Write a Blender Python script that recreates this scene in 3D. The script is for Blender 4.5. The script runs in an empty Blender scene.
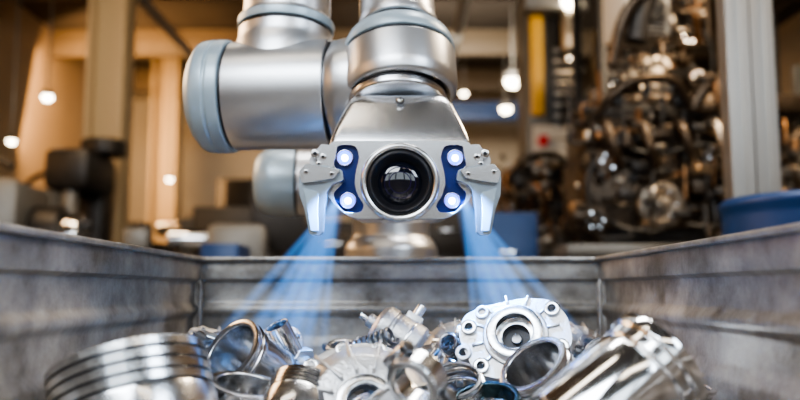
import bpy, bmesh, math, random
from mathutils import Vector, Matrix, Euler
random.seed(7)
rad=math.radians
try: bpy.context.scene.view_settings.look='AgX - Medium High Contrast'
except Exception as e: print(e)
# ---------------------------------------------------------------- materials
def mat(name,col,metal=0.0,rough=0.5,var=0.0,vscale=8,col2=None,bump=0.0,bscale=60,stretch=(1,1,1),emit=None,es=0,rvar=0.0,band=.18):
    m=bpy.data.materials.new(name); m.use_nodes=True
    nt=m.node_tree; N=nt.nodes; L=nt.links
    p=N['Principled BSDF']
    p.inputs['Base Color'].default_value=(*col,1); p.inputs['Metallic'].default_value=metal
    p.inputs['Roughness'].default_value=rough
    if emit:
        p.inputs['Emission Color'].default_value=(*emit,1); p.inputs['Emission Strength'].default_value=es
    if var or bump or rvar:
        tc=N.new('ShaderNodeTexCoord'); mp=N.new('ShaderNodeMapping'); mp.inputs['Scale'].default_value=stretch
        L.new(tc.outputs['Object'],mp.inputs['Vector'])
    if var or rvar:
        n=N.new('ShaderNodeTexNoise'); n.inputs['Scale'].default_value=vscale; n.inputs['Detail'].default_value=10; n.inputs['Roughness'].default_value=0.68
        L.new(mp.outputs[0],n.inputs['Vector'])
        r=N.new('ShaderNodeValToRGB'); r.color_ramp.elements[0].position=0.5-band; r.color_ramp.elements[1].position=0.5+band
        c2=col2 or tuple(c*(1-var) for c in col)
        r.color_ramp.elements[0].color=(*c2,1); r.color_ramp.elements[1].color=(*col,1)
        L.new(n.outputs['Fac'],r.inputs['Fac'])
        if var: L.new(r.outputs[0],p.inputs['Base Color'])
        if rvar:
            mr=N.new('ShaderNodeMapRange'); mr.inputs['From Min'].default_value=.3; mr.inputs['From Max'].default_value=.7
            mr.inputs['To Min'].default_value=max(.03,rough-rvar); mr.inputs['To Max'].default_value=rough+rvar
            L.new(n.outputs['Fac'],mr.inputs['Value']); L.new(mr.outputs[0],p.inputs['Roughness'])
    if bump:
        n2=N.new('ShaderNodeTexNoise'); n2.inputs['Scale'].default_value=bscale; n2.inputs['Detail'].default_value=5
        L.new(mp.outputs[0],n2.inputs['Vector'])
        b=N.new('ShaderNodeBump'); b.inputs['Strength'].default_value=bump; b.inputs['Distance'].default_value=0.004
        L.new(n2.outputs['Fac'],b.inputs['Height']); L.new(b.outputs[0],p.inputs['Normal'])
    return m
ALU=mat('robot_cast_aluminium',(.66,.675,.70),.92,.34,var=.06,vscale=4,bump=.03,bscale=500,rvar=.03)
ALUB=mat('satin_aluminium',(.76,.775,.80),1,.25,bump=.02,bscale=700,rvar=.03,vscale=8)
CAP=mat('joint_cap_plastic',(.40,.50,.57),.3,.34)
DARK=mat('dark_seal_and_recess',(.012,.012,.016),.2,.4)
CHROME=mat('polished_steel',(.88,.89,.91),1,.12,rvar=.05,vscale=20)
MACH=mat('machined_aluminium',(.82,.84,.87),1,.21,var=.25,vscale=16,rvar=.09,bump=.05,bscale=200)
CAST=mat('sandcast_aluminium',(.68,.69,.71),1,.38,var=.3,vscale=18,rvar=.1,bump=.3,bscale=260)
STEELD=mat('oily_steel',(.26,.27,.29),1,.3,var=.5,vscale=25,rvar=.1)
TEAL=mat('blued_steel',(.06,.11,.14),1,.25)
GLASS=mat('lens_glass',(.003,.005,.012),0,.03); GLASS.node_tree.nodes['Principled BSDF'].inputs['Coat Weight'].default_value=1
LENSV=mat('lens_coating',(.03,.02,.09),.3,.08)
NAVY=mat('light_pocket_navy',(.004,.018,.13),.1,.3)
LED=mat('led_emitter',(.8,.9,1),0,.3,emit=(.40,.60,1),es=24)
LEDR=mat('led_halo_ring',(.01,.05,.8),0,.3,emit=(.0,.06,1),es=9)
BLUEL=mat('gripper_blue_lit_aluminium',(.50,.60,.70),1,.28,bump=.03,bscale=300)  # blue LED light on the fingers is put into this base colour
BIN=mat('scuffed_galvanised_steel',(.46,.445,.42),.5,.46,var=1,vscale=10,col2=(.13,.112,.092),bump=.3,bscale=45,stretch=(1,1,1.2),rvar=.14,band=.17)
BINR=mat('worn_rim_steel',(.56,.54,.51),.6,.38,var=1,vscale=18,col2=(.20,.175,.15),bump=.2,bscale=70,rvar=.1)
WALL=mat('warm_plaster',(.34,.26,.17),0,.8,var=.25,vscale=.8)
WALLF=mat('cool_plaster',(.40,.42,.44),0,.8,var=.2,vscale=.8)
WALLB=mat('pale_panel',(.38,.35,.29),0,.75,var=.25,vscale=.7)
CEIL=mat('dark_ceiling',(.05,.04,.03),0,.8,var=.4,vscale=2)
FLOOR=mat('concrete_floor',(.20,.18,.16),0,.45,var=.35,vscale=2,bump=.1,bscale=20)
BEAM=mat('painted_beam',(.13,.10,.065),.1,.6)
COL=mat('cream_painted_steel',(.46,.36,.22),.05,.5)
MD=mat('machine_dark_grey',(.035,.032,.03),.4,.42,var=.4,vscale=4)
MG=mat('machine_grey',(.20,.195,.18),.4,.42,var=.3,vscale=4)
ENG=mat('engine_cast_iron',(.12,.09,.065),.85,.36,var=.6,vscale=9,rvar=.12,bump=.2,bscale=40)
ENGL=mat('engine_aluminium',(.46,.40,.33),.95,.32,var=.5,vscale=9,rvar=.1)
COPPER=mat('copper_brown_pipe',(.28,.15,.07),.9,.3)
RUB=mat('black_rubber',(.018,.016,.014),0,.5)
YEL=mat('yellow_guard',(.80,.46,.04),0,.45)
RED=mat('red_button',(.6,.02,.02),0,.35)
BLU=mat('blue_paint',(.008,.045,.16),.1,.4,var=.3,vscale=5)
WHITE=mat('off_white_paint',(.62,.59,.53),0,.45)
WIN=mat('sunlit_window',(1,.7,.4),0,.3,emit=(1,.5,.17),es=1.6)
WIND=mat('added_window_glow',(.8,.9,1),0,.3,emit=(.78,.9,1),es=2.6)  # glowing pane for the window added behind the camera
LAMP=mat('lamp_diffuser',(1,.95,.85),0,.4,emit=(1,.86,.68),es=8)
BULB=mat('lamp_bulb',(1,.95,.85),0,.4,emit=(1,.86,.64),es=26)
# ---------------------------------------------------------------- mesh builder
I4=Matrix.Identity(4)
def M(loc=(0,0,0),rot=(0,0,0)): return Matrix.Translation(loc)@Euler([rad(a) for a in rot]).to_matrix().to_4x4()
def AL(p0,p1):
    p0=Vector(p0);d=Vector(p1)-p0
    return Matrix.Translation(p0)@d.to_track_quat('Z','Y').to_matrix().to_4x4()
def fil(pts,r,n=4):
    out=[Vector(pts[0])]
    for i in range(1,len(pts)-1):
        p=Vector(pts[i]);a=Vector(pts[i-1])-p;b=Vector(pts[i+1])-p
        q=min(r,a.length*.45,b.length*.45)
        if q<1e-6: out.append(p);continue
        A=p+a.normalized()*q;Bb=p+b.normalized()*q
        for k in range(n+1):
            t=k/n; out.append(A*(1-t)**2+p*2*t*(1-t)+Bb*t*t)
    out.append(Vector(pts[-1])); return [tuple(v) for v in out]
def filc(pts,r,n=3):
    out=[];N=len(pts)
    for i in range(N):
        p=Vector(pts[i]);a=Vector(pts[i-1])-p;b=Vector(pts[(i+1)%N])-p
        q=min(r,a.length*.45,b.length*.45);A=p+a.normalized()*q;Bb=p+b.normalized()*q
        for k in range(n+1):
            t=k/n; out.append(tuple(A*(1-t)**2+p*2*t*(1-t)+Bb*t*t))
    return out
class B:
    def __init__(s): s.bm=bmesh.new(); s.mats=[]
    def mi(s,m):
        if m not in s.mats: s.mats.append(m)
        return s.mats.index(m)
    def face(s,vs,k):
        try:
            f=s.bm.faces.new(vs); f.material_index=k; f.smooth=True; return f
        except ValueError: return None
    def lathe(s,prof,m,mt=I4,seg=48,loop=False,a0=0,a1=360):
        k=s.mi(m); rings=[]; full=abs(a1-a0)>=360; n=seg if full else seg+1
        for r,z in prof:
            if abs(r)<1e-6: rings.append([s.bm.verts.new(mt@Vector((0,0,z)))])
            else: rings.append([s.bm.verts.new(mt@Vector((r*math.cos(rad(a0+(a1-a0)*i/seg)),r*math.sin(rad(a0+(a1-a0)*i/seg)),z))) for i in range(n)])
        pairs=list(zip(rings,rings[1:]))
        if loop: pairs.append((rings[-1],rings[0]))
        for a,b in pairs:
            for i in range(seg):
                j=(i+1)%n
                if len(a)==1 and len(b)==1: continue
                if len(a)==1: s.face([a[0],b[j],b[i]],k)
                elif len(b)==1: s.face([a[i],a[j],b[0]],k)
                else: s.face([a[i],a[j],b[j],b[i]],k)
        if not full and loop:
            s.face([r[0] for r in rings],k); s.face([r[-1] for r in reversed(rings)],k)
    def cyl(s,p0,p1,r,m,r2=None,f=None,seg=32):
        r2=r if r2 is None else r2; h=(Vector(p1)-Vector(p0)).length
        f=min(r,r2,h)*.15 if f is None else f
        s.lathe(fil([(0,0),(r,0),(r2,h),(0,h)],f,3),m,AL(p0,p1),seg)
    def ring(s,ro,ri,h,m,mt=I4,seg=40,f=.002):
        pr=filc([(ri,0),(ro,0),(ro,h),(ri,h)],f,2); s.lathe(pr,m,mt,seg,loop=True)
    def torus(s,R,r,m,mt=I4,seg=36,n=10):
        s.lathe([(R+r*math.cos(2*math.pi*i/n),r*math.sin(2*math.pi*i/n)) for i in range(n)],m,mt,seg,loop=True)
    def box(s,c,sz,m,mt=I4,bev=.1):
        k=s.mi(m); b=min(sz)*bev
        r=bmesh.ops.create_cube(s.bm,size=1,matrix=mt@Matrix.Translation(c)@Matrix.Diagonal((*sz,1)))
        fs={f for v in r['verts'] for f in v.link_faces}
        for f in fs: f.material_index=k; f.smooth=True
        if b>0:
            es=list({e for v in r['verts'] for e in v.link_edges})
            rr=bmesh.ops.bevel(s.bm,geom=es,offset=b,segments=2,affect='EDGES',profile=.5)
            for f in rr['faces']: f.material_index=k; f.smooth=True
    def prism(s,outer,h,m,mt=I4,holes=()):
        k=s.mi(m); es=[];
        for lp in [outer,*holes]:
            vs=[s.bm.verts.new((x,y,0)) for x,y in lp]
            es+=[s.bm.edges.new((vs[i],vs[(i+1)%len(vs)])) for i in range(len(vs))]
        r=bmesh.ops.triangle_fill(s.bm,edges=es,use_beauty=True,use_dissolve=False)
        fs=[g for g in r['geom'] if isinstance(g,bmesh.types.BMFace)]
        v0={v for f in fs for v in f.verts}
        e=bmesh.ops.extrude_face_region(s.bm,geom=fs,use_keep_orig=True)
        nv=[g for g in e['geom'] if isinstance(g,bmesh.types.BMVert)]
        for v in nv: v.co.z+=h
        al=v0|set(nv)
        for f in {f for v in al for f in v.link_faces}: f.material_index=k; f.smooth=True
        for v in al: v.co=mt@v.co
    def tube(s,pts,r,m,n=10,res=6,closed=False):
        P=[Vector(p) for p in pts]
        if res>1 and len(P)>2:
            Q=[]
            for i in range(len(P)-1):
                a=P[max(i-1,0)];b=P[i];c=P[i+1];d=P[min(i+2,len(P)-1)]
                for q in range(res):
                    t=q/res; Q.append(.5*((2*b)+(c-a)*t+(2*a-5*b+4*c-d)*t*t+(3*b-a-3*c+d)*t**3))
            Q.append(P[-1]);P=Q
        k=s.mi(m);rings=[];up=Vector((0.01,.02,1))
        for i,p in enumerate(P):
            d=(P[min(i+1,len(P)-1)]-P[max(i-1,0)]).normalized()
            if abs(d.dot(up.normalized()))>.99: up=Vector((1,.1,0))
            x=d.cross(up).normalized();y=x.cross(d).normalized();up=y
            rings.append([s.bm.verts.new(p+x*r*math.cos(2*math.pi*j/n)+y*r*math.sin(2*math.pi*j/n)) for j in range(n)])
        for a,b in zip(rings,rings[1:]):
            for j in range(n): s.face([a[j],a[(j+1)%n],b[(j+1)%n],b[j]],k)
        s.face(rings[0],k); s.face(list(reversed(rings[-1])),k)
    def loft(s,secs,m,caps=True):
        k=s.mi(m); rs=[[s.bm.verts.new(p) for p in sec] for sec in secs]
        for a,b in zip(rs,rs[1:]):
            n=len(a)
            for j in range(n): s.face([a[j],a[(j+1)%n],b[(j+1)%n],b[j]],k)
        if caps: s.face(list(reversed(rs[0])),k); s.face(rs[-1],k)
    def done(s,name,parent=None,mt=I4,bevel=0,ang=35,col=None):
        bmesh.ops.recalc_face_normals(s.bm,faces=s.bm.faces)
        me=bpy.data.meshes.new(name); s.bm.to_mesh(me); s.bm.free()
        for m in s.mats: me.materials.append(m)
        me.set_sharp_from_angle(angle=rad(ang))
        o=bpy.data.objects.new(name,me); bpy.context.scene.collection.objects.link(o)
        o.matrix_world=mt
        if parent: o.parent=parent
        if bevel:
            b=o.modifiers.new('bevel','BEVEL'); b.width=bevel; b.segments=2; b.limit_method='ANGLE'; b.angle_limit=rad(40)
        return o
def empty(name,loc=(0,0,0)):
    o=bpy.data.objects.new(name,None); o.location=loc; bpy.context.scene.collection.objects.link(o); o.empty_display_size=.05; return o
def circ(x,y,r,n=20): return [(x+r*math.cos(2*math.pi*i/n),y+r*math.sin(2*math.pi*i/n)) for i in range(n)]
def arc(cx,cy,r,a0,a1,n): return [(cx+r*math.cos(rad(a0+(a1-a0)*i/n)),cy+r*math.sin(rad(a0+(a1-a0)*i/n))) for i in range(n+1)]
# ---------------------------------------------------------------- room
def simple(name,c,sz,m,bev=0):
    b=B(); b.box((0,0,0),sz,m,bev=bev); return b.done(name,mt=M(c))
X0,X1,Y0,Y1,CZ=-3.9,4.2,-3.2,11.0,3.9
simple('floor',((X0+X1)/2,(Y0+Y1)/2,-.05),(X1-X0+.4,Y1-Y0+.4,.1),FLOOR)
simple('ceiling',((X0+X1)/2,(Y0+Y1)/2,CZ+.05),(X1-X0+.4,Y1-Y0+.4,.1),CEIL)
simple('wall_back',((X0+X1)/2,Y1+.1,CZ/2),(X1-X0+.4,.2,CZ),WALLB)
simple('wall_front',((X0+X1)/2,Y0-.1,CZ/2),(X1-X0+.4,.2,CZ),WALLF)
simple('wall_right',(X1+.1,(Y0+Y1)/2,CZ/2),(.2,Y1-Y0,CZ),WALL)
simple('wall_left',(X0-.1,(Y0+Y1)/2,CZ/2),(.2,Y1-Y0,CZ),WALL)
def window(name,yc,w,z0,z1):
    b=B(); x=X0+.03
    b.box((x-.02,yc,(z0+z1)/2),(.02,w,z1-z0),WIN,bev=0)
    for t in range(5): b.box((x+.01,yc-w/2+w*t/4,(z0+z1)/2),(.06,.06,z1-z0+.06),BEAM)
    for z in (z0,(z0+z1)/2,z1): b.box((x+.01,yc,z),(.07,w+.06,.06),BEAM)
    return b.done(name)
window('window_1',3.6,3.0,1.9,3.6); window('window_2',-.6,2.6,1.9,3.6)
b=B(); wx,wz0,wz1=(-3.2,3.2),2.15,3.6
b.box((sum(wx)/2,Y0+.02,(wz0+wz1)/2),(wx[1]-wx[0],.02,wz1-wz0),WIND,bev=0)
for t in range(6): b.box((wx[0]+(wx[1]-wx[0])*t/5,Y0+.05,(wz0+wz1)/2),(.16,.06,wz1-wz0+.06),BEAM)
for z in (wz0,wz1): b.box((sum(wx)/2,Y0+.05,z),(wx[1]-wx[0]+.06,.07,.07),BEAM)
b.done('added_fill_window')  # unseen window, added to light the head and bin and reflect in them
for i,y in enumerate([1.5,3.3,5.1,6.9,8.7,10.3]):
    b=B(); b.box((0,0,0),(X1-X0,.12,.03),BEAM); b.box((0,0,.13),(X1-X0,.03,.24),BEAM); b.box((0,0,.26),(X1-X0,.12,.03),BEAM)
    b.done('ceiling_beam',mt=M(((X0+X1)/2,y,CZ-.29)))
b=B()
for x in (-2.2,.55,2.4):
    b.cyl((x,Y0+.1,CZ-.45),(x,Y1-.1,CZ-.45),.05,MG,seg=14)
b.done('ceiling_pipes')
def lamp(x,y,z,l=1.2,rot=0):
    b=B(); b.box((0,0,0),(l,.2,.05),LAMP); b.box((0,0,.05),(l+.06,.26,.06),WHITE)
    for s in (-1,1): b.cyl((s*l*.4,0,.07),(s*l*.4,0,CZ-z),.008,MG,seg=8)
    b.done('ceiling_lamp',mt=M((x,y,z),(0,0,rot)))
lamp(-.9,3.0,3.5);lamp(2.0,2.6,3.5);lamp(2.2,7.5,3.5,rot=90)
lamp(-.9,.6,3.4);lamp(.9,-1.2,3.4);lamp(1.9,9.6,3.62,.6)
def bulb(x,y,z,r=.06):
    b=B(); b.lathe([(0,-r)]+[(r*math.cos(rad(a)),r*math.sin(rad(a))) for a in range(-60,61,20)]+[(0,r)],BULB,seg=20)
    b.lathe(fil([(r*1.3,-.1*r),(r*1.1,r*.9),(r*.5,r*1.3),(0,r*1.4)],r*.3),MG,seg=20)
    b.cyl((0,0,r*1.5),(0,0,CZ-z),.008,MG,seg=8)
    b.done('pendant_lamp',mt=M((x,y,z)))
bulb(1.15,7.95,3.12,.08);bulb(1.2,8.9,3.05,.06);bulb(-3.15,7.0,2.72,.045);bulb(1.35,6.1,3.27,.07);bulb(-3.4,6.9,2.3,.035);bulb(.75,9.2,3.3,.035);bulb(-2.5,8.6,2.2,.03)
b=B(); b.box((0,0,0),(6.5,.16,.14),BLU); b.box((0,0,.12),(6.5,.05,.12),BLU)
b.done('crane_rail',mt=M((.8,9.9,3.18)))
# ---------------------------------------------------------------- bin
bin_=empty('steel_parts_bin',(0,0,0))
W=.4; YB=1.6; YF=-.25; ZT=1.064; ZF=.74
sec=[(-.006,ZT),( .028,ZT),(.028,ZT-.05),(.022,ZT-.05),(.022,ZF-.01),(.0,ZF-.01),(.0,ZT-.175),(.006,ZT-.155),(.006,ZT-.118),(-.002,ZT-.108),(-.002,ZT-.098),(.006,ZT-.088),(.006,ZT-.047),(-.006,ZT-.043)]
sec=filc(sec,.004,2)
def wallrun(p0,p1,outd,nm,m):
    b=B(); secs=[]
    for t in (0,1):
        p=Vector(p0).lerp(Vector(p1),t)
        secs.append([ (p.x+outd[0]*o, p.y+outd[1]*o, z) for o,z in sec])
    b.loft(secs,m); return b.done(nm,bin_)
wallrun((-W,YF,0),(-W,YB+.02,0),(-1,0),'side_panel_1',BIN)
wallrun((W,YF,0),(W,YB+.02,0),(1,0),'side_panel_2',BIN)
wallrun((-W-.02,YB,0),(W+.02,YB,0),(0,1),'end_panel_1',BIN)
wallrun((-W-.02,YF,0),(W+.02,YF,0),(0,-1),'end_panel_2',BIN)
b=B(); b.box((0,(YB+YF)/2,ZF-.012),(2*W+.04,YB-YF+.04,.02),BIN); b.done('base_panel',bin_)
b=B()
for sx in (-1,1):
    for y in (YF,YB):
        b.box((sx*(W+.012),y+(.012 if y>0 else -.012),(ZT+ZF)/2-.004),(.04,.04,ZT-ZF),BINR,bev=.2)
for sx in (-1,1):
    b.cyl((sx*(W-.004),YB-.004,ZF),(sx*(W-.004),YB-.004,ZT-.05),.006,BINR,seg=12)
b.box((0,YB-.004,ZT-.003),(2*W,.03,.008),BINR,bev=.3)
for sx in (-1,1): b.box((sx*(W-.001),(YB+YF)/2,ZT-.003),(.03,YB-YF,.008),BINR,bev=.3)
b.done('rim_trim',bin_)
b=B()
for sx in (-1,1):
    for y in (YF+.05,.68,YB-.05): b.box((sx*(W-.03),y,ZF/2-.012),(.06,.06,ZF-.024),MG)
for y in (YF+.05,YB-.05): b.box((0,y,.2),(2*W-.1,.05,.05),MG)
for sx in (-1,1): b.box((sx*(W-.03),(YB+YF)/2,.2),(.05,YB-YF-.1,.05),MG); b.box((sx*(W-.03),(YB+YF)/2,ZF-.05),(.05,YB-YF,.05),MG)
b.done('support_stand',bin_)
# ---------------------------------------------------------------- robot
rob=empty('robot_arm',(0,0,0))
P0=Vector((-.04,1.415,1.354)); P1=Vector((-.40,1.455,1.354)); A=AL(P0,P1)
b=B(); r=.099
b.lathe(fil([(0,0),(r-.003,0),(r-.003,.076)],.004)[0:],ALU,A,64)
b.lathe([(r-.006,.076),(r-.006,.084)],DARK,A,64)
b.lathe(fil([(r-.006,.084),(r,.084),(r,.262),(r-.002,.262)],.005),ALU,A,64)
b.lathe([(r-.004,.262),(r-.004,.267)],DARK,A,64)
b.lathe(fil([(r-.004,.267),(r+.004,.268),(r+.005,.288),(r+.002,.290),(r+.002,.293),(r+.005,.296),(r+.003,.318),(r-.022,.337),(r-.06,.343),(0,.344)],.008),CAP,A,64)
b.done('wrist_joint_housing',rob)
F0=Vector((-.219,1.455,1.35)); F1=Vector((-.20,1.50,2.00)); A=AL(F0,F1)
b=B()
b.lathe(fil([(.100,0),(.100,.06),(.096,.088),(.088,.11),(.088,.128)],.02),ALU,A,64)
b.lathe([(.085,.128),(.085,.134)],DARK,A,64)
b.lathe(fil([(.086,.134),(.090,.135),(.091,.150),(.086,.152)],.003),CAP,A,64)
b.lathe(fil([(.085,.152),(.082,.158),(.079,.60),(.088,.62),(.088,.65),(0,.65)],.01),ALU,A,64)
b.done('forearm',rob)
G0=Vector((-.004,1.335,1.308)); G1=G0+Vector((-.03,.30,.954)); A=AL(G0,G1)
b=B()
b.lathe(fil([(0,0),(.083,0),(.085,.004),(.085,.012)],.003),ALUB,A,64)
b.lathe([(.082,.012),(.082,.020)],DARK,A,64)
A2=A@Matrix.Translation((-.006,0,-.004))
b.lathe(fil([(.085,.023),(.094,.026),(.0985,.042),(.0985,.102),(.095,.104)],.008),ALU,A2,64)
b.lathe([(.093,.104),(.093,.109)],DARK,A2,64)
b.lathe(fil([(.092,.109),(.098,.110),(.098,.122),(.090,.142),(.072,.151),(.068,.156)],.010),CAP,A2,64)
b.lathe([(.066,.154),(.066,.162)],DARK,A2,64)
b.lathe(fil([(.067,.162),(.071,.164),(.071,.178),(.067,.181),(.065,.60),(.075,.62),(.075,.70),(0,.70)],.004),ALU,A2,64)
b.done('wrist_flange_housing',rob)
b=B(); b.cyl((-.12,1.415,1.354),(-.035,1.395,1.354),.0955,ALU,f=.03,seg=64)
b.done('wrist_link',rob)
b=B(); cx,cy=-.022,1.98
A=M((cx,cy,0))
b.lathe(fil([(0,0),(.22,0),(.22,.03),(.13,.05),(.12,.9),(.15,.93),(.15,.97),(0,.97)],.01),MG,A,48)
b.done('pedestal',rob)
b=B()
b.lathe(fil([(0,.97),(.115,.97),(.115,1.10),(.108,1.115),(.095,1.13),(.095,1.17)],.006),ALU,A,64)
b.lathe([(.092,1.17),(.092,1.176)],DARK,A,64)
b.lathe(fil([(.095,1.176),(.103,1.18),(.103,1.33),(.092,1.35),(.09,1.36)],.01),ALU,A,64)
b.lathe([(.087,1.36),(.087,1.366)],DARK,A,64)
b.lathe(fil([(.085,1.366),(.08,1.66),(.08,2.02),(0,2.03)],.004),ALU,A,64)
b.done('upper_arm_column',rob)
A=AL((cx,cy,1.265),(cx-.4,cy-.02,1.265))
b=B(); b.lathe(fil([(0,0),(.082,0),(.082,.23)],.004),ALU,A,48); b.lathe([(.079,.23),(.079,.236)],DARK,A,48)
b.lathe(fil([(.082,.236),(.085,.237),(.085,.30),(.066,.332),(.03,.34),(0,.34)],.02),CAP,A,48)
b.done('shoulder_joint',rob)
b=B(); b.cyl((-.34,1.52,2.05),(.12,1.52,2.05),.095,ALU,f=.03,seg=48); b.cyl((cx,cy+.1,2.04),(cx,1.50,2.05),.088,ALU,f=.02,seg=48)
b.cyl((.12,1.52,2.05),(.15,1.52,2.05),.098,CAP,f=.02,seg=48); b.cyl((-.37,1.52,2.05),(-.34,1.52,2.05),.098,CAP,f=.02,seg=48)
b.done('elbow_joint',rob)
U=.00154
HC=Vector((0,1.215,1.163))
HM=Matrix.Translation(HC)@Matrix(((1,0,0,0),(0,0,-1,0),(0,1,0,0),(0,0,0,1)))
def S(pts): return [(x*U,-y*U) for x,y in pts]
plate=[(-70,-42),(70,-42),(78,-20),(76,6),(63,25),(47,36),(-47,36),(-63,25),(-76,6),(-78,-20)]
pocketL=filc([(-67,-34),(-58,-38),(-44,-37),(-40,-26),(-44,-10),(-45,2),(-41,14),(-35,22),(-38,30),(-54,30),(-64,20),(-66,10),(-57,2),(-57,-8),(-66,-17)],4,3)
pocketR=[(-x,y) for x,y in reversed(pocketL)]
b=B()
O=filc(plate,9,4)
secs=[]
for z,s in [(-.14,.86),(-.13,.92),(-.02,.985),(-.004,.985)]:
    secs.append([HM@Vector((x*U*s,-y*U*s,z)) for x,y in O])
b.loft(secs,ALUB)
b.done('camera_head_shell',rob,bevel=.0015)
b=B()
b.prism(S(O),.010,ALUB,HM@Matrix.Translation((0,0,-.004)),holes=[S(pocketL),S(pocketR),S(circ(0,0,37,40))])
b.done('camera_head_face_plate',rob,bevel=.002)
b=B()
for pk in (pocketL,pocketR):
    b.prism(S([(x*1.01,y*1.01) for x,y in pk]),.002,NAVY,HM@Matrix.Translation((0,0,-.0035)))
b.done('light_pockets',rob)
b=B()
for x,y in [(-55,-25),(-51.5,18),(55,-25),(51.5,18)]:
    T=HM@Matrix.Translation((x*U,-y*U,-.002))
    b.lathe(fil([(.0,.005),(.0052,.005),(.0052,0)],.001),LED,T,24)
    b.ring(.0105,.0056,.0055,LEDR,T,28,f=.0008)
    b.ring(.0125,.0106,.0065,ALUB,T,28,f=.0004)
b.done('led_lights',rob)
b=B(); T=HM
b.lathe(fil([(.0605,-.003),(.0605,.012),(.056,.015),(.051,.013),(.0495,.006)],.002),ALUB,T,72)
b.lathe(fil([(.0495,.006),(.0495,.011),(.045,.014),(.0425,.012),(.036,.000),(.030,-.006)],.001),DARK,T,72)
b.lathe([(.0405,.0),(.0395,.0065),(.0385,.0)],CHROME,T,72)
b.lathe([(.030,-.006),(.0295,-.002),(.028,-.002),(.026,-.010),(.022,-.014)],DARK,T,72)
b.lathe([(.035*math.sin(rad(a)),-.004+.012*math.cos(rad(a))) for a in range(90,-1,-10)],GLASS,T,72)
b.done('camera_lens',rob)
b=B()
b.torus(.0165,.0006,LENSV,HM@Matrix.Translation((0,0,.0068)),48,6); b.torus(.024,.0005,LENSV,HM@Matrix.Translation((0,0,.0052)),48,6)
b.done('lens_coating_ring',rob)
def rsec(hw,yf,yb,z,r=.014):
    p=filc([(-hw,yf),(hw,yf),(hw,yb),(-hw,yb)],r,4); return [(x,y,z) for x,y in p]
b=B(); z0=HC.z
b.loft([rsec(.110,1.232,1.36,z0+.045),rsec(.1115,1.222,1.37,z0+.062),rsec(.110,1.224,1.375,z0+.070),rsec(.102,1.236,1.385,z0+.095),rsec(.086,1.258,1.40,z0+.134),rsec(.078,1.266,1.40,z0+.147),rsec(.070,1.275,1.40,z0+.152)],ALUB)
b.done('head_hood',rob,bevel=.002)
b=B(); T=AL((0,1.256,z0+.138),(0,1.2,z0+.158))
b.lathe(fil([(0,0),(.0055,0),(.0055,.004),(.0035,.0065),(0,.0065)],.0008),CHROME,T,20); b.lathe([(.0072,.0),(.0072,.002),(.0055,.002)],DARK,T,20)
b.done('hood_screw',rob)
def gripper(sgn):
    g=lambda pts:[(sgn*x*U,-y*U) for x,y in pts]
    b=B()
    jaw=filc([(99,-4),(93,-17),(72,-15),(57,-11),(55,-1),(66,3),(71,10),(74,28),(75,50),(79,53),(88,52),(93,28),(98,14)],1.6,2)
    b.prism(g(jaw),.024,BLUEL,HM@Matrix.Translation((0,0,-.002)))
    rib=filc([(58,-10),(91,-16),(98,-8),(95,3),(80,1),(64,-2)],1.6,2)
    b.prism(g(rib),.014,ALUB,HM@Matrix.Translation((0,0,.020)))
    pad=filc([(79,12),(94,7),(90,27),(86,49),(79,49),(80,28)],1.2,2)
    b.prism(g(pad),.006,CAP,HM@Matrix.Translation((0,0,.0215)))
    kb=filc([(68,-36),(84,-35),(91,-24),(89,-12),(72,-10)],3,2)
    b.prism(g(kb),.045,ALU,HM@Matrix.Translation((0,0,-.045)))
    b.prism(g(filc([(62,-36),(78,-38),(84,-30),(80,-14),(66,-14)],2,2)),.012,ALUB,HM@Matrix.Translation((0,0,0)))
    for (x,y,r) in [(84,-28,4.2),(76,-25,3.2),(80,-18,2.6)]:
        T=HM@Matrix.Translation((sgn*x*U,-y*U,.010))
        b.lathe(fil([(0,-.012),(r*U,-.012),(r*U,.005),(0,.005)],.001),CHROME,T,20)
        b.lathe([(r*U*.5,.0053),(0,.0053)],DARK,T,6)
    b.cyl(HM@Vector((sgn*60*U,18*U,-.03)),HM@Vector((sgn*92*U,24*U,-.03)),.008,CHROME,seg=20)
    for x,y in [(66,-6),(91,-8)]:
        T=HM@Matrix.Translation((sgn*x*U,-y*U,.034)); b.lathe(fil([(0,-.002),(.0035,-.002),(.0035,.0018),(0,.0018)],.0006),CHROME,T,16)
        b.lathe([(.0018,.0019),(0,.0019)],DARK,T,6)
    b.done('gripper_finger_1' if sgn<0 else 'gripper_finger_2',rob,bevel=.001)
gripper(-1); gripper(1)
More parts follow.
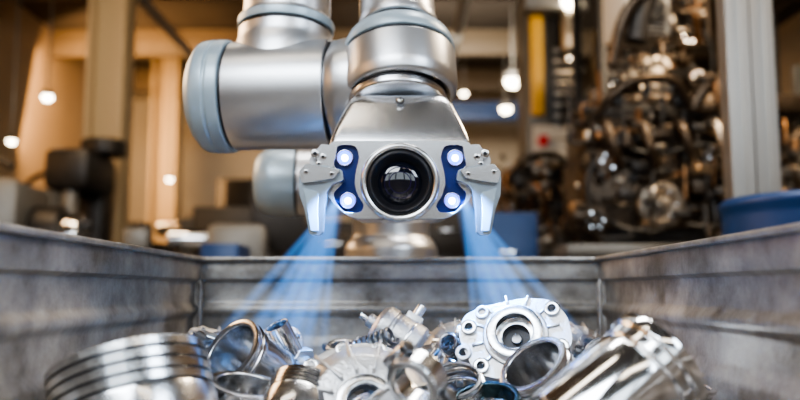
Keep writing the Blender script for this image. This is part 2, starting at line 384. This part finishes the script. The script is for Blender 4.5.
# ---------------------------------------------------------------- light beams (glowing volume cones that paint the LED light)
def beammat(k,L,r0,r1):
    m=bpy.data.materials.new('painted_light_beam'); m.use_nodes=True; nt=m.node_tree; nt.nodes.clear(); N=nt.nodes.new
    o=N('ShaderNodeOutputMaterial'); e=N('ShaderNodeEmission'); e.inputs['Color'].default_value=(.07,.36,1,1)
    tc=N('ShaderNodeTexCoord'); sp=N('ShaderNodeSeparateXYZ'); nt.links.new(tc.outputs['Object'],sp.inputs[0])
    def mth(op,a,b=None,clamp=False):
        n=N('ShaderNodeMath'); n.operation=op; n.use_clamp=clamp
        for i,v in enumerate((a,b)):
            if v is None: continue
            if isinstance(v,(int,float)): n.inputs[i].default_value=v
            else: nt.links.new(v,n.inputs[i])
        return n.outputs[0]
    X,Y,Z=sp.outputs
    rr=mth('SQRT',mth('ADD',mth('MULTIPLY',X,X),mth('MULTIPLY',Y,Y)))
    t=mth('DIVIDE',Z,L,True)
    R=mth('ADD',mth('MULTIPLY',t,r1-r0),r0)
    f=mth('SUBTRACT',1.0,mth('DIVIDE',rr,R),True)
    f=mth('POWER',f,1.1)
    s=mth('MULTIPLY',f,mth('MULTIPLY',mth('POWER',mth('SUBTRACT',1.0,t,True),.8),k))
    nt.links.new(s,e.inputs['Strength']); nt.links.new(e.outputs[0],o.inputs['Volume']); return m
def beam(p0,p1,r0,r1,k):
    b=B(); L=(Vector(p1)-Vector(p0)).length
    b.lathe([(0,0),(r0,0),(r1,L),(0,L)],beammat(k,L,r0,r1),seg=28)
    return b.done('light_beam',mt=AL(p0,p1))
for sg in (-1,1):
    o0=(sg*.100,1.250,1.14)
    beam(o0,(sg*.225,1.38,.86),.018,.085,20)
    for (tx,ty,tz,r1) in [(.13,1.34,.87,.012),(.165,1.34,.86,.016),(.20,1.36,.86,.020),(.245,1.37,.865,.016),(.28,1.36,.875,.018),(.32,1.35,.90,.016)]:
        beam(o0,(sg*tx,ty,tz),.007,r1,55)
    l=bpy.data.lights.new('led_spot','SPOT'); l.energy=40; l.color=(.12,.4,1); l.spot_size=rad(64); l.spot_blend=.6; l.shadow_soft_size=.012
    o=bpy.data.objects.new('led_spot_light',l); bpy.context.scene.collection.objects.link(o)
    p0=Vector((sg*.085,1.18,1.16)); o.matrix_world=Matrix.Translation(p0)@(Vector((sg*.2,1.25,.87))-p0).to_track_quat('-Z','Y').to_matrix().to_4x4()
# ---------------------------------------------------------------- bin contents
def piston(name,R,mt,h=None):
    b=B(); h=h or R*1.25
    pr=[(0,h*.985),(R*.55,h*.985),(R*.6,h),(R*.965,h),(R*.985,h*.985),(R*.985,h*.92)]
    for g in range(4):
        z=h*(.92-g*.10)
        pr+=[(R*.985,z),(R*.93,z-.0005),(R*.93,z-h*.032),(R*.99,z-h*.0325)]
    pr+=[(R,h*.55),(R,h*.05),(R*.97,0),(R*.86,0),(R*.86,h*.42),(R*.75,h*.52),(0,h*.53)]
    b.lathe(pr,MACH,seg=80)
    for g in range(4):
        z=h*(.92-g*.10)
        b.lathe([(R*.945,z-h*.001),(R*.945,z-h*.031)],DARK,seg=80)  # dark lining in each ring groove, for contrast
        b.ring(R*.985,R*.90,h*.009,STEELD,M((0,0,z-h*.024)),80,f=.0003)
    for s in (0,180):
        T=M((0,0,h*.28))@Euler((0,rad(90),rad(s))).to_matrix().to_4x4()
        b.ring(R*.33,R*.21,R*.30,CAST,T@Matrix.Translation((0,0,R*.74)),40)
        b.lathe([(R*.21,R*.9),(R*.2,R*.6),(0,R*.6)],DARK,T,32)
    for k in range(8):
        a=k*math.pi/4+.2; b.box((0,0,0),(R*.2,R*.05,h*.35),CAST,Matrix.Translation((math.cos(a)*R*.78,math.sin(a)*R*.78,h*.34))@Euler((0,0,a)).to_matrix().to_4x4())
    return b.done(name,mt=mt)
def sleeve(name,R,h,mt,m=MACH,t=.14,flange=True,groove=False):
    b=B(); ri=R*(1-t)
    pr=[(ri,0),(R*1.0,0),(R*1.0,h*.55)]
    if flange: pr+=[(R*1.0,h*.78),(R*1.1,h*.80),(R*1.1,h*.88),(R*1.03,h*.89),(R*1.03,h*.93),(R*1.08,h*.94),(R*1.08,h)]
    elif groove: pr+=[(R,h*.74),(R*.96,h*.75),(R*.96,h*.78),(R,h*.79),(R,h*.88),(R*1.05,h*.9),(R*1.05,h)]
    else: pr+=[(R,h)]
    pr+=[(ri+R*.02,h),(ri,h*.97)]
    b.lathe(filc(pr,R*.02,2),m,seg=64,loop=True)
    if flange: b.torus(R*1.0,R*.03,STEELD,M((0,0,h*.2)),64,8)
    return b.done(name,mt=mt)
def conrod(name,L,mt,m=MACH):
    b=B(); r1=L*.2; r2=L*.13; w=L*.13
    out=arc(0,0,r1,35,325,24)+arc(L*.72,0,r2,-130,130,16)
    out=filc(out,.0005,1)
    b.prism(out,w,m,M((0,0,-w/2)),holes=[circ(0,0,r1*.66,28),circ(L*.72,0,r2*.55,20)])
    b.ring(r1*.95,r1*.66,w*1.35,m,M((0,0,-w*.675)),36); b.ring(r2*.95,r2*.55,w*1.4,m,M((L*.72,0,-w*.7)),30)
    for s in (-1,1): 
        b.box((L*.38,s*r2*.62,0),(L*.42,r2*.28,w*1.25),m); b.cyl((-r1*.55,s*r1*1.05,0),(r1*.55,s*r1*1.05,0),r1*.2,m,seg=16); b.cyl((-r1*.75,s*r1*1.05,0),(-r1*.5,s*r1*1.05,0),r1*.25,STEELD,seg=6)
    return b.done(name,mt=mt,bevel=.001)
def cover(name,R,mt):
    b=B()
    b.lathe(filc([(R*.80,0),(R,0),(R,R*.12),(R*.86,R*.14),(R*.80,R*.45),(R*.62,R*.62),(R*.3,R*.66),(R*.3,R*.60),(R*.58,R*.56),(R*.74,R*.42),(R*.78,R*.12)],R*.03,2),CAST,seg=56,loop=True,a0=-15,a1=195)
    b.ring(R*.34,R*.22,R*.22,MACH,M((0,0,R*.52)),40)
    for k in range(8):
        a=rad(-8+k*28)
        T=Matrix.Translation((math.cos(a)*R*.93,math.sin(a)*R*.93,0))
        b.ring(R*.10,R*.045,R*.16,MACH,T@Matrix.Translation((0,0,-.001)),18,f=.001)
        b.box((0,0,0),(R*.5,R*.035,R*.12),CAST,Matrix.Translation((math.cos(a)*R*.62,math.sin(a)*R*.62,R*.58))@Euler((0,0,a)).to_matrix().to_4x4()@Euler((0,rad(22),0)).to_matrix().to_4x4())
    b.box((0,-R*.18,R*.25),(R*1.9,R*.08,R*.4),CAST)
    return b.done(name,mt=mt,bevel=.001)
def pump(name,s,mt):
    b=B()
    out=filc([(-62,20),(-50,42),(-20,46),(20,44),(48,34),(60,10),(58,-20),(40,-40),(5,-46),(-30,-42),(-52,-30),(-58,-5)],8,3)
    holes=[circ(x*s,y*s,4*s,14) for x,y in [(-48,24),(46,22),(44,-24),(-44,-24)]]+[circ(0,2*s,22*s,36)]
    b.prism([(x*s,y*s) for x,y in out],16*s,CAST,holes=holes)
    b.prism([(x*.82*s,y*.82*s) for x,y in out],34*s,CAST,M((0,0,-34*s)))
    b.ring(31*s,20*s,30*s,MACH,M((0,2*s,0)),56,f=1.5*s); b.ring(25*s,15*s,14*s,MACH,M((0,2*s,-2*s)),48,f=1*s)
    b.ring(36*s,30*s,20*s,CAST,M((0,2*s,0)),56,f=2*s)
    b.lathe([(15*s,3*s),(0,3*s)],DARK,M((0,2*s,0)),30); b.cyl((0,2*s,0),(0,2*s,8*s),6*s,STEELD)
    for x,y in [(-48,24),(46,22),(44,-24),(-44,-24)]: b.ring(9*s,4*s,21*s,MACH,M((x*s,y*s,0)),22,f=1*s)
    for x,y,r in [(-30,38,8),(28,-38,7),(-60,-4,9)]:
        b.ring(r*s,r*.5*s,26*s,CAST,M((x*s,y*s,-6*s)),20,f=1*s)
    for a in range(0,360,30):
        T=M((0,2*s,14*s),(0,0,a)); b.box((42*s,0,0),(14*s,2.5*s,10*s),CAST,T)
    b.cyl((-45*s,25*s,-15*s),(-62*s,34*s,-12*s),9*s,MACH); b.ring(12*s,6*s,5*s,MACH,AL((-60*s,32*s,-12*s),(-66*s,36*s,-12*s)),20,f=.5*s)
    return b.done(name,mt=mt,bevel=.0008)
def canister(name,R,h,mt):
    b=B(); b.lathe(fil([(0,0),(R*.9,0),(R,R*.1),(R,h*.6),(R*.93,h*.63),(R*.93,h*.68),(R,h*.7),(R,h*.9),(R*.8,h),(R*.3,h*1.02),(R*.3,h*1.2),(0,h*1.2)],R*.06),CAST,seg=48)
    b.ring(R*1.06,R*.95,h*.06,MACH,M((0,0,h*.25)),48); b.cyl((0,0,h*1.1),(0,0,h*1.38),R*.16,CHROME)
    b.box((R*.95,0,h*.4),(R*.5,R*.7,h*.35),CAST); b.cyl((R*1.1,0,h*.4),(R*1.7,0,h*.4),R*.2,MACH)
    b.ring(R*.3,R*.15,R*.2,MACH,M((-R*1.15,0,h*.8)),20,f=.001)
    return b.done(name,mt=mt)
def spring(b,R,r,n,p,mt,m):
    b.tube([mt@Vector((R*math.cos(i*math.pi/6),R*math.sin(i*math.pi/6),p*i/12)) for i in range(n*12)],r,m,n=8,res=1)
def ringstack(name,R,n,mt):
    b=B()
    for i in range(n): b.ring(R*(1+random.uniform(-.05,.05)),R*.84,R*.10,[CHROME,STEELD,MACH][i%3],M((random.uniform(-.1,.1)*R,random.uniform(-.1,.1)*R,i*R*.15),(random.uniform(-5,5),random.uniform(-5,5),0)),48,f=.001)
    return b.done(name,mt=mt)
def gearp(b,R,m,mt):
    out=[]
    n=22
    for i in range(n):
        for da,rr in ((-.3,.9),(-.16,1),(.16,1),(.3,.9)):
            a=2*math.pi*(i+da)/n; out.append((rr*R*math.cos(a),rr*R*math.sin(a)))
    b.prism(out,R*.3,m,mt,holes=[circ(0,0,R*.35,20)])
    b.ring(R*.5,R*.35,R*.45,m,mt@Matrix.Translation((0,0,-R*.07)),24)
piston('piston',.086,M((-.262,.85,.812),(-24,-4,35)),.120)
sleeve('cylinder_sleeve',.046,.10,M((-.175,1.16,.865),(58,0,-40)) ,MACH,flange=True)
sleeve('cylinder_sleeve',.018,.07,M((-.150,1.19,.890),(20,-25,0)),MACH,flange=False)
cover('bell_housing_cover',.100,M((-.045,.99,.840),(62,0,6)))
conrod('connecting_rod',.16,M((.018,.87,.905),(60,30,130)))
canister('solenoid_canister',.038,.078,M((.028,1.28,.905),(-25,-55,20)))
pump('pump_housing',.00130,M((.17,1.17,.924),(62,-14,-8)))
sleeve('cylinder_sleeve',.044,.10,M((.225,1.08,.835),(42,-14,-40)),MACH)
sleeve('cylinder_sleeve',.054,.13,AL((.165,.80,.855),(.165+.62,.80+.18,.855+.46)),CHROME,t=.08,flange=False,groove=True)
ringstack('piston_ring_stack',.040,7,M((.335,1.0,.85),(12,14,0)))
piston('piston',.05,M((-.125,.94,.835),(-50,20,0)),.065)
piston('piston',.046,M((.30,1.20,.865),(55,-25,20)),.06)
piston('piston',.042,M((-.30,1.24,.870),(48,35,20)),.055)
ringstack('piston_ring_stack',.035,5,M((.075,1.04,.868),(30,-10,0)))
sleeve('bearing_race',.042,.02,M((.105,.99,.853),(20,-8,0)),TEAL,t=.16,flange=False)
sleeve('bearing_race',.045,.028,M((-.188,.98,.862),(10,12,0)),MACH,t=.2,flange=False)
conrod('connecting_rod',.14,M((-.10,1.40,.895),(20,-10,30)))
b=B()
spring(b,.013,.003,8,.010,M((0,0,0),(70,0,60)),STEELD); b.done('coil_spring',mt=M((-.075,1.26,.905)))
b=B()
spring(b,.012,.003,7,.009,M((0,0,0),(60,20,-40)),STEELD); b.done('coil_spring',mt=M((.095,1.23,.898)))
b=B(); gearp(b,.04,STEELD,I4); b.done('spur_gear',mt=M((-.02,1.5,.905),(45,10,0)))
pump('pump_housing',.0010,M((-.32,1.42,.885),(50,10,30)))
cover('bell_housing_cover',.07,M((.31,1.42,.875),(50,-20,40)))
cover('bell_housing_cover',.065,M((.10,1.42,.885),(60,10,-20)))
canister('solenoid_canister',.03,.07,M((-.22,1.38,.895),(70,20,30)))
piston('piston',.042,M((.19,1.36,.89),(50,15,10)),.055)
b=B()
for ix in range(13):
    for iy in range(20):
        x=-.345+ix*.0575+random.uniform(-.02,.02); y=-.1+iy*.082+random.uniform(-.03,.03)
        z=.81+random.uniform(-.03,.03)+ (.044 if y>1.15 else 0)
        if abs(x)>.345: x=math.copysign(.345,x)
        mt=M((x,min(y,1.53),z),(random.uniform(-80,80),random.uniform(-60,60),random.uniform(0,360)))
        m=random.choice([MACH,CAST,STEELD,CHROME,MACH,CAST]); k=random.randint(0,5); R=random.uniform(.020,.034)
        if k==0: b.ring(R,R*.72,R*1.6,m,mt,32)
        elif k==1: gearp(b,R,m,mt)
        elif k==2: b.lathe(fil([(0,0),(R,0),(R,R*.3),(R*.6,R*.4),(R*.6,R*1.4),(R*.3,R*1.5),(0,R*1.5)],.002),m,mt,32)
        elif k==3:
            b.prism(filc([(-R*1.4,-R*.5),(R*1.4,-R*.7),(R*1.6,R*.5),(0,R),(-R*1.5,R*.6)],R*.2,3),R*.4,m,mt,holes=[circ(R*.8,0,R*.3,14),circ(-R*.7,0,R*.35,14)])
            b.ring(R*.5,R*.35,R*.8,m,mt@Matrix.Translation((-R*.7,0,0)),18)
        elif k==4: b.cyl(mt@Vector((0,0,-R)),mt@Vector((0,0,R*1.6)),R*.4,m); b.cyl(mt@Vector((0,0,R*1.5)),mt@Vector((0,0,R*2)),R*.75,m,seg=6)
        else: b.ring(R*1.1,R*.9,R*.4,m,mt,36); b.ring(R*.7,R*.5,R*.42,m,mt,30); b.torus(R*.8,R*.11,m,mt@Matrix.Translation((0,0,R*.2)),30,8)
b.done('machined_parts_pile')
# ---------------------------------------------------------------- background: engines on stands
def engine(name,mt,seed,w=.7):
    rnd=random.Random(seed); b=B()
    b.box((0,.1,.25),(w*.8,.5,.36),ENG,bev=.06); b.box((0,.1,.06),(w*.6,.4,.12),RUB,bev=.1)
    b.box((-.02,.1,.50),(w*.72,.42,.16),ENG,bev=.1); b.box((0,.1,.62),(w*.66,.3,.10),MD,bev=.3)
    for i in range(6): b.box((-w*.28+i*w*.11,.1,.68),(.025,.32,.03),ENGL)
    f=-.16
    for (x,z,r,m) in [(.0,.17,.10,ENGL),(-.2,.36,.055,ENG),(.22,.38,.06,ENG),(-.05,.49,.04,ENGL),(.27,.14,.05,ENG),(-.26,.10,.06,ENG)]:
        x*=w/.7; T=AL((x,f,z),(x,f-1,z))
        b.lathe(fil([(0,0),(r*.6,0),(r,.01),(r,.02),(r*.86,.03),(r*.86,.04),(r,.05),(r,.06),(r*.7,.062),(r*.5,.045),(r*.35,.045),(r*.3,.08),(0,.085)],.003),m,T,32)
        for k in range(6):
            a=k*math.pi/3; b.cyl((x+math.cos(a)*r*.6,f-.045,z+math.sin(a)*r*.6),(x+math.cos(a)*r*.6,f-.07,z+math.sin(a)*r*.6),.009,CHROME,seg=6)
    b.tube([(-.27,f-.04,.12),(-.1,f-.04,.06),(.13,f-.04,.16),(.30,f-.04,.15),(.31,f-.04,.36),(.2,f-.04,.44),(0,f-.04,.4),(-.2,f-.04,.42),(-.32,f-.04,.3),(-.3,f-.04,.12)],.012,RUB,n=8)
    for i in range(4):
        x=-w*.3+i*w*.2
        b.tube([(x,-.1,.52),(x-.01,-.24,.54),(x+.02,-.28,.44+rnd.uniform(-.05,.05)),(x+.06,-.22,.34)],.020,rnd.choice([ENGL,COPPER,ENG]),n=12)
    for i in range(34):
        p=Vector((rnd.uniform(-w*.47,w*.47),rnd.uniform(-.30,-.16),rnd.uniform(.05,.75)));pts=[p]
        for q in range(3): 
            d=Vector((0,0,0)); d[rnd.choice([0,2])]=rnd.choice([-1,1])*rnd.uniform(.05,.16); p=p+d+Vector((0,rnd.uniform(-.02,.02),0)); p.x=max(-w*.55,min(w*.55,p.x)); p.z=max(.03,min(.85,p.z)); pts.append(p)
        b.tube(pts,rnd.uniform(.004,.013),rnd.choice([COPPER,RUB,ENGL,ENG,RUB,MD]),n=8,res=3)
    for i in range(85):
        s=rnd.uniform(.02,.075); T=M((rnd.uniform(-w*.48,w*.48),rnd.uniform(-.26,-.14),rnd.uniform(.04,.74)),(0,0,rnd.choice([0,0,90,30])))
        if rnd.random()<.6: b.box((0,0,0),(s*rnd.uniform(.6,1.8),.07,s*rnd.uniform(.4,1.3)),rnd.choice([ENG,ENGL,MD,ENG,RUB,MD]),T)
        else: b.lathe(fil([(0,-s*.5),(s*.35,-s*.5),(s*.35,s*.2),(s*.22,s*.5),(0,s*.5)],.004),rnd.choice([ENG,ENGL,ENG,COPPER]),T@Euler((rad(rnd.choice([90,0,0])),0,0)).to_matrix().to_4x4(),16)
    b.tube([(.15,-.2,.6),(.25,-.2,.74),(.33,-.1,.7),(.36,-.05,.4)],.03,ENG,n=12)
    b.tube([(-.3,-.2,.55),(-.15,-.28,.7),(.05,-.26,.72),(.15,-.2,.6)],.022,ENG,n=12)
    return b.done(name,mt=mt)
def cart(name,x,y,w,d,z):
    b=B(); b.box((0,0,z-.03),(w,d,.05),MG); b.box((0,0,.35),(w-.08,d-.08,.03),MG)
    for sx in (-1,1):
        for sy in (-1,1): b.box((sx*(w/2-.04),sy*(d/2-.04),z/2),(.05,.05,z-.06),MD)
    for i in range(3): b.box((-w*.3+i*w*.3,-.02,.365+.12),(w*.24,d*.6,.24),[BLU,MD,MG][i%3])
    b.done(name,mt=M((x,y,0)))
cart('engine_stand',1.16,3.75,.9,.7,1.20)
engine('engine_block',M((1.15,3.7,1.20)),3,w=.80)
cart('engine_stand',.95,5.45,.9,.7,1.15)
engine('engine_block',M((.97,5.4,1.15)),11,w=.8)
b=B()
for x in (-.62,.62):
    for y in (-.3,.3): b.box((x,y,1.45),(.05,.05,2.9),MD)
for z in (1.13,2.02,2.86): 
    b.box((0,0,z),(1.3,.66,.04),MD); b.box((0,-.32,z),(1.3,.03,.09),ENG)
b.done('storage_rack',mt=M((1.74,4.62,0)))
engine('engine_block',M((1.45,4.62,2.045)),21,w=.6)
engine('engine_block',M((2.0,4.62,1.155)),22,w=.5)
b=B(); b.box((0,0,.16),(.24,.24,.26),WHITE,bev=.08); b.cyl((0,-.12,.16),(0,-.16,.16),.07,MG); b.box((0,-.13,.25),(.18,.02,.03),MD)
for k in range(5): b.box((0,-.122,.05+k*.02),(.16,.01,.008),MD)
b.cyl((0,0,.28),(0,0,1.7),.03,MD)
b.done('hoist_motor',mt=M((1.14,3.75,2.16),(0,0,12)))
b=B(); b.tube([(0,0,0),(.06,0,.2),(.28,.05,.42),(.5,.1,.45)],.045,MD,n=14); b.tube([(-.1,0,-.1),(-.02,-.05,.15),(.3,-.05,.3),(.55,0,.2)],.026,ENG,n=12)
b.box((.6,.1,.35),(.25,.25,.3),ENG); b.cyl((.6,.1,.5),(.6,.1,1.80),.03,MD)
for k in range(6): b.cyl((.45+.05*k,-.06,.2+.02*k),(.45+.05*k,-.12,.2+.02*k),.02,ENGL)
b.done('hoist_manipulator',mt=M((1.0,3.3,2.05)))
b=B(); b.box((0,0,1.75),(.44,.5,3.5),MG,bev=.04); b.box((-.13,-.28,2.82),(.10,.06,.85),YEL,bev=.15); b.box((.08,-.27,2.75),(.24,.05,1.1),MD)
b.box((.0,-.27,2.1),(.34,.06,.42),WHITE); b.cyl((-.10,-.30,2.18),(-.10,-.36,2.18),.045,RED); b.cyl((.05,-.30,2.0),(.05,-.33,2.0),.03,YEL); b.box((0,-.35,3.35),(.5,.25,.28),MG)
b.cyl((0.1,-.42,3.2),(0.1,-.42,2.9),.06,ENGL); b.cyl((0.1,-.42,2.9),(0.1,-.42,2.8),.03,CHROME); b.box((0,-.3,1.5),(.36,.1,.5),ENGL,bev=.1)
for k in range(8): b.box((.1,-.3,2.3+k*.09),(.2,.02,.03),ENGL)
b.done('machining_centre',mt=M((1.24,6.6,0)))
def tslot(w):
    s=w/2; g=.16*w; d=.18*w
    q=[(s,-s),(s,-g),(s-d,-g),(s-d,g),(s,g),(s,s)]
    out=[]
    for a in range(4):
        ca,sa=math.cos(a*math.pi/2),math.sin(a*math.pi/2)
        out+=[(x*ca-y*sa,x*sa+y*ca) for x,y in q[1:]]
    return out
POST=mat('anodised_profile',(.42,.40,.37),.9,.36)
b=B(); b.prism(tslot(.08),CZ,POST,M((-.043,0,0))); b.prism(tslot(.08),CZ,POST,M((.043,0,0)))
b.box((0,0,.01),(.26,.2,.02),MG)
for z in (2.2,3.0): b.box((0,-.045,z),(.05,.006,.06),ALUB)
b.done('aluminium_profile_post',mt=M((1.225,2.76,0)),bevel=.002)
b=B()
b.lathe(fil([(0,0),(.30,0),(.31,.02),(.31,.42),(.32,.44),(.31,.46),(.31,.80),(.32,.83),(.305,.85),(.30,.83),(.29,.06),(0,.05)],.008),BLU,seg=64)
b.done('blue_drum',mt=M((1.26,2.30,.415)))
b=B(); b.box((0,0,.375),(.72,.72,.05),MG)
for sx in (-1,1):
    for sy in (-1,1): b.box((sx*.3,sy*.3,.175),(.07,.07,.35),MD)
b.done('drum_stand',mt=M((1.28,2.30,0)))
b=B()
for y in (0,1.2,2.4): b.box((0,y,1.3),(.06,.06,2.6),MG)
for z in (.5,1.1,1.7,2.3): b.box((0.1,1.2,z),(.5,2.5,.04),MG)
for k in range(14): 
    b.box((.1,random.uniform(.1,2.3),random.choice([.52,1.12,1.72])+.15),(.3,.25,.28),random.choice([MD,COPPER,MG,WHITE,ENG]))
b.done('parts_shelving',mt=M((2.85,4.4,0)))
def cabinet(name,c,w,d,h,m):
    b=B(); b.box((0,0,h/2),(w,d,h),m,bev=.03)
    for k in range(4): b.box((0,-d/2-.005,h*(.16+.22*k)),(w*.9,.02,h*.19),m); b.box((0,-d/2-.025,h*(.2+.22*k)),(w*.3,.02,.02),CHROME)
    b.done(name,mt=M(c))
cabinet('blue_tool_cabinet',(.50,3.9,0),.28,.4,1.36,BLU)
cabinet('blue_tool_cabinet',(-.78,3.6,0),.16,.3,1.20,BLU)
cabinet('steel_cabinet',(-.65,8.4,0),1.0,.6,1.7,MD)
cabinet('steel_cabinet',(.55,8.8,0),.9,.6,1.9,MD)
cabinet('steel_cabinet',(-1.7,9.6,0),.9,.6,2.3,MD)
def column(x,y,w=.26):
    b=B(); b.box((-w/2,0,CZ/2),(.03,w,CZ),COL); b.box((w/2,0,CZ/2),(.03,w,CZ),COL); b.box((0,0,CZ/2),(w,.03,CZ),COL); b.box((0,0,.02),(w+.2,w+.2,.04),COL)
    b.done('steel_column',mt=M((x,y,0)))
column(-2.30,6.2); column(-2.9,9.8,.3); column(2.2,7.4)
def lathe_machine(name,c,rz=0,sc=1):
    b=B(); b.box((0,0,.35),(1.7,.6,.7),MD,bev=.04); b.box((0,0,.85),(1.7,.5,.14),MG); b.box((-.6,0,1.15),(.5,.5,.55),MG,bev=.12)
    b.cyl((-.35,0,1.15),(-.2,0,1.15),.16,MD); b.cyl((-.2,0,1.15),(-.12,0,1.15),.12,CHROME)
    for k in range(3):
        a=k*2.1; b.box((-.10,.07*math.cos(a),1.15+.07*math.sin(a)),(.06,.05,.05),MD)
    b.box((.65,0,1.05),(.3,.3,.35),MG,bev=.15); b.cyl((.5,0,1.15),(.3,0,1.15),.05,CHROME); b.box((.15,-.05,1.0),(.35,.5,.12),MD); b.box((.15,0,1.13),(.12,.15,.14),MG)
    b.cyl((.15,-.3,.98),(.15,-.36,.98),.09,MD); b.tube([(-.8,.1,1.4),(-.82,.1,1.50),(-.6,0,1.56),(-.45,-.05,1.5)],.02,MD)
    b.box((.85,.2,1.3),(.3,.1,.4),MD); b.cyl((-.6,-.25,1.2),(-.6,-.3,1.2),.06,MG)
    for k in range(5): b.box((-.75+k*.07,-.26,1.32),(.04,.03,.04),[MD,CHROME][k%2])
    b.done(name,mt=M(c,(0,0,rz))@Matrix.Scale(sc,4))
lathe_machine('metal_lathe',(-1.65,4.5,0),8,1.12); lathe_machine('metal_lathe',(-2.6,7.4,0),-12,1.35)
b=B()
b.box((0,0,.5),(.5,.45,1.0),MD,bev=.05); b.box((0,.1,1.25),(.2,.2,.7),MD); b.box((0,-.1,1.62),(.28,.5,.26),MD,bev=.2); b.cyl((0,-.25,1.5),(0,-.25,1.2),.05,MG); b.cyl((.1,0,1.75),(.1,0,1.85),.14,MD); b.box((0,-.15,1.05),(.4,.35,.06),MG)
b.done('pillar_drill',mt=M((-2.25,5.7,0))@Matrix.Scale(1.12,4))
b=B(); b.box((0,0,.9),(1.2,.6,.06),MG)
for sx in (-1,1):
    for sy in (-1,1): b.box((sx*.55,sy*.25,.44),(.06,.06,.88),MD)
b.box((-.3,0,1.05),(.3,.3,.24),MD); b.box((.2,0,1.22),(.4,.3,.56),MD,bev=.1); b.cyl((.5,0,.93),(.5,0,1.5),.08,MG); b.box((-.5,0,1.0),(.14,.3,.14),YEL)
b.done('workbench',mt=M((-.5,6.9,0)))
cabinet('steel_cabinet',(-2.95,5.0,0),.5,.5,1.5,MD)
cabinet('steel_cabinet',(-1.25,6.2,0),.6,.5,1.62,MD)
# ---------------------------------------------------------------- lights
def area(name,loc,tgt,size,e,col):
    l=bpy.data.lights.new(name,'AREA'); l.shape='RECTANGLE'; l.size=size[0]; l.size_y=size[1]; l.energy=e; l.color=col
    o=bpy.data.objects.new(name,l); bpy.context.scene.collection.objects.link(o)
    loc=Vector(loc); o.matrix_world=Matrix.Translation(loc)@(Vector(tgt)-loc).to_track_quat('-Z','Y').to_matrix().to_4x4(); return o
area('added_key_light',(-.8,-.7,2.9),(0,1.3,1.1),(1.6,.9),62,(.88,.94,1))  # added key from front left above, brightens the robot
area('added_fill_light',(1.6,-.4,2.5),(0,1.3,1.1),(.8,.8),24,(.76,.87,1))  # added cool fill from the front right, no lamp stands here
area('window_light_left',(-3.0,3.4,2.9),(0,1.5,1.1),(2.2,1.3),80,(1,.64,.34))
area('added_wall_glow',(-3.6,8.0,3.0),(-1.6,10.9,2.3),(2.0,1.2),210,(1,.56,.24))  # added lamp for the orange glow, no window at this spot
area('added_column_light',(-1.8,3.6,3.5),(-2.3,6.2,2.3),(.8,.4),36,(1,.76,.50))  # added to brighten the cream column on the left
area('overhead_light_right',(2.2,2.4,3.4),(1.2,4.0,1.5),(1.0,.5),120,(1,.78,.54))
area('overhead_light_back',(.6,7.4,3.4),(.6,11,2.0),(1.4,.6),70,(1,.88,.74))
area('overhead_light_bin',(.2,1.9,3.4),(0,1.3,.9),(1.2,.3),50,(1,.96,.92))
w=bpy.data.worlds.new('w'); bpy.context.scene.world=w; w.use_nodes=True
w.node_tree.nodes['Background'].inputs[0].default_value=(.45,.45,.45,1); w.node_tree.nodes['Background'].inputs[1].default_value=.3
# ---------------------------------------------------------------- camera
c=bpy.data.cameras.new('camera'); c.sensor_width=36; c.lens=36; c.clip_start=.02
c.dof.use_dof=True; c.dof.focus_distance=1.12; c.dof.aperture_fstop=2.3
co=bpy.data.objects.new('camera',c); bpy.context.scene.collection.objects.link(co)
co.location=(0,0,1.0); co.rotation_euler=(rad(96.42),0,0)
bpy.context.scene.camera=co
